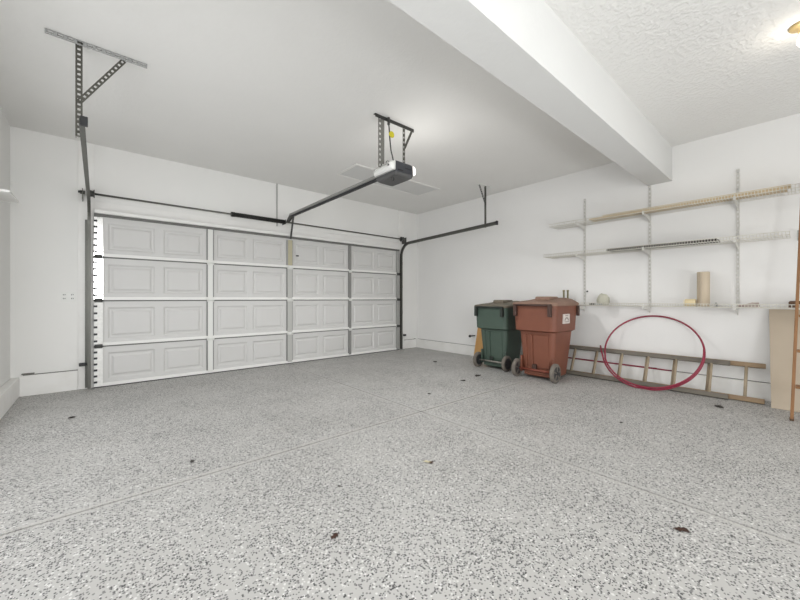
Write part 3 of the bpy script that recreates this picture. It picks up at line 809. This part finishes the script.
# ------------------------------------------------------------------ debris on the floor
def leaf(x, y, size, rot, m, label, seed):
    rnd = random.Random(seed); b = MB(); n = 14
    ring = []
    for k in range(n):
        a = 2*PI*k/n; r = size*(.62+.38*abs(math.cos(a)))*(1+rnd.uniform(-.22, .22))
        px, py = r*math.cos(a), .8*r*math.sin(a)
        ring.append((px*math.cos(rot)-py*math.sin(rot), px*math.sin(rot)+py*math.cos(rot), .004+.35*size*rnd.uniform(0, 1)*abs(math.sin(a))))
    lo = [b.bm.verts.new((x+p[0], y+p[1], p[2])) for p in ring]
    hi = [b.bm.verts.new((x+p[0], y+p[1], p[2]+.0018)) for p in ring]
    c0 = b.bm.verts.new((x, y, .0012)); c1 = b.bm.verts.new((x, y, .003))
    for k in range(n):
        q = (k+1) % n
        b.bm.faces.new((c0, lo[q], lo[k])); b.bm.faces.new((c1, hi[k], hi[q])); b.bm.faces.new((lo[k], lo[q], hi[q], hi[k]))
    return b, ring
def leaf_thing(x, y, size, rot, m, label, seed):
    t = thing('dry_leaf', (x, y, 0), label, 'leaf')
    b, ring = leaf(x, y, size, rot, m, label, seed); b.build('blade', m, t)
    e = Vector((x+math.cos(rot)*size*.8, y+math.sin(rot)*size*.8, .004))
    MB().tube([e, e+Vector((math.cos(rot), math.sin(rot), .25))*size*.6], .0015, 6).build('stalk', m, t)
leaf_thing(.824, 1.415, .021, .4, M['leaf'], 'small dark brown dry leaf on the floor, nearest the camera of the three', 1)
leaf_thing(1.668, 1.653, .022, 2.2, M['leafpale'], 'pale brown curled dry leaf on the floor near the joint crossing', 2)
leaf_thing(1.680, 1.630, .018, .5, M['leaf'], 'small dark leaf scrap touching the pale curled leaf', 4)
leaf_thing(2.089, .38, .027, -.9+PI, M['leaf'], 'larger dark brown dry leaf on the floor at lower right', 3)
for i, (x, y, s, lab) in enumerate(((4.406, 4.184, .05, 'dark flat scrap on the floor between the door and the green bin'),
                                    (3.674, 2.977, .035, 'dark flat scrap on the floor before the green bin, nearer the joint'),
                                    (4.072, 3.03, .055, 'dark flat scrap on the floor just before the green bin wheels'),
                                    (2.877, 2.827, .022, 'tiny dark scrap on the floor beyond the joint crossing'),
                                    (-.19, 4.405, .025, 'tiny dark scrap on the floor at left before the baseboard'),
                                    (.473, 2.692, .02, 'tiny dark scrap on the floor at left beyond the long joint'),
                                    (1.06, 1.775, .010, 'speck-sized dark scrap on the floor between the two small leaves'),
                                    (4.76, .569, .045, 'dark flat scrap on the floor before the right end of the ladder'),
                                    (3.492, 1.061, .016, 'tiny dark scrap on the floor right of the joint, before the red hoop'))):
    b, _ = leaf(x, y, s, .9+i*1.3, M['scrap'], lab, 20+i)
    tag(recentre(b.build('floor_scrap', M['scrap'])), lab, 'scrap')

# ------------------------------------------------------------------ light
def area(name, loc, rot, sx, sy, e, col=(1, 1, 1)):
    l = bpy.data.lights.new(name, 'AREA'); l.shape = 'RECTANGLE'; l.size = sx; l.size_y = sy; l.energy = e; l.color = col
    o = bpy.data.objects.new(name, l); C.objects.link(o); o.location = loc; o.rotation_euler = rot; return o
for q, yw, e in ((W1, YF, 69), (W2, YD, 51)):  # added fill lights set in the unseen front openings
    area('added_fill_light', ((q[0]+q[1])/2, yw-.05, (q[2]+q[3])/2), (math.radians(90), 0, 0), q[1]-q[0]-.1, q[3]-q[2]-.1, e, (.97, .985, 1))
area('added_fill_light', (XL-.04, (W3[0]+W3[1])/2, (W3[2]+W3[3])/2), (math.radians(90), 0, math.radians(-90)), W3[1]-W3[0]-.1, W3[3]-W3[2]-.1, 28, (.97, .985, 1))  # added fill light in the unseen left opening
def point(name, loc, r, e, col):
    l = bpy.data.lights.new(name, 'POINT'); l.energy = e; l.shadow_soft_size = r; l.color = col
    o = bpy.data.objects.new(name, l); C.objects.link(o); o.location = loc; return o
l = bpy.data.lights.new('opener_fill', 'SPOT'); l.energy = 66; l.spot_size = math.radians(168); l.spot_blend = .5; l.shadow_soft_size = .06  # lamp added beside the opener to lift the dim rear bay
o = bpy.data.objects.new('opener_fill', l); C.objects.link(o); o.location = (2.655, 2.89, 2.43)
point('opener_fill_glow', (2.66, 2.89, 2.40), .05, 5.5, (1, .98, .95))  # second added lamp, brightens the rear ceiling
point('bulb_light', (LX, LY, ZC-.115), .045, 3, (1, .90, .76))
w = bpy.data.worlds.new('world'); sc.world = w; w.use_nodes = True
bg = w.node_tree.nodes['Background']; bg.inputs[0].default_value = (.9, .95, 1, 1); bg.inputs[1].default_value = .6

# ------------------------------------------------------------------ camera
cam = bpy.data.cameras.new('camera'); co = bpy.data.objects.new('camera', cam); C.objects.link(co)
cam.sensor_fit = 'HORIZONTAL'; cam.sensor_width = 36; cam.lens = 349./800*36; cam.clip_start = .02
ang = math.atan2(405, 349)          # heading from +X
co.location = (0, 0, 1.1); co.rotation_euler = (PI/2, 0, ang-PI/2)
cam.shift_y = -1.5/800
sc.camera = co
for o in C.objects:
    if '_o' in o: del o['_o']
vs = sc.view_settings; vs.view_transform = 'Standard'; vs.look = 'None'; vs.gamma = 1; vs.use_curve_mapping = False
vs.exposure = 0.13
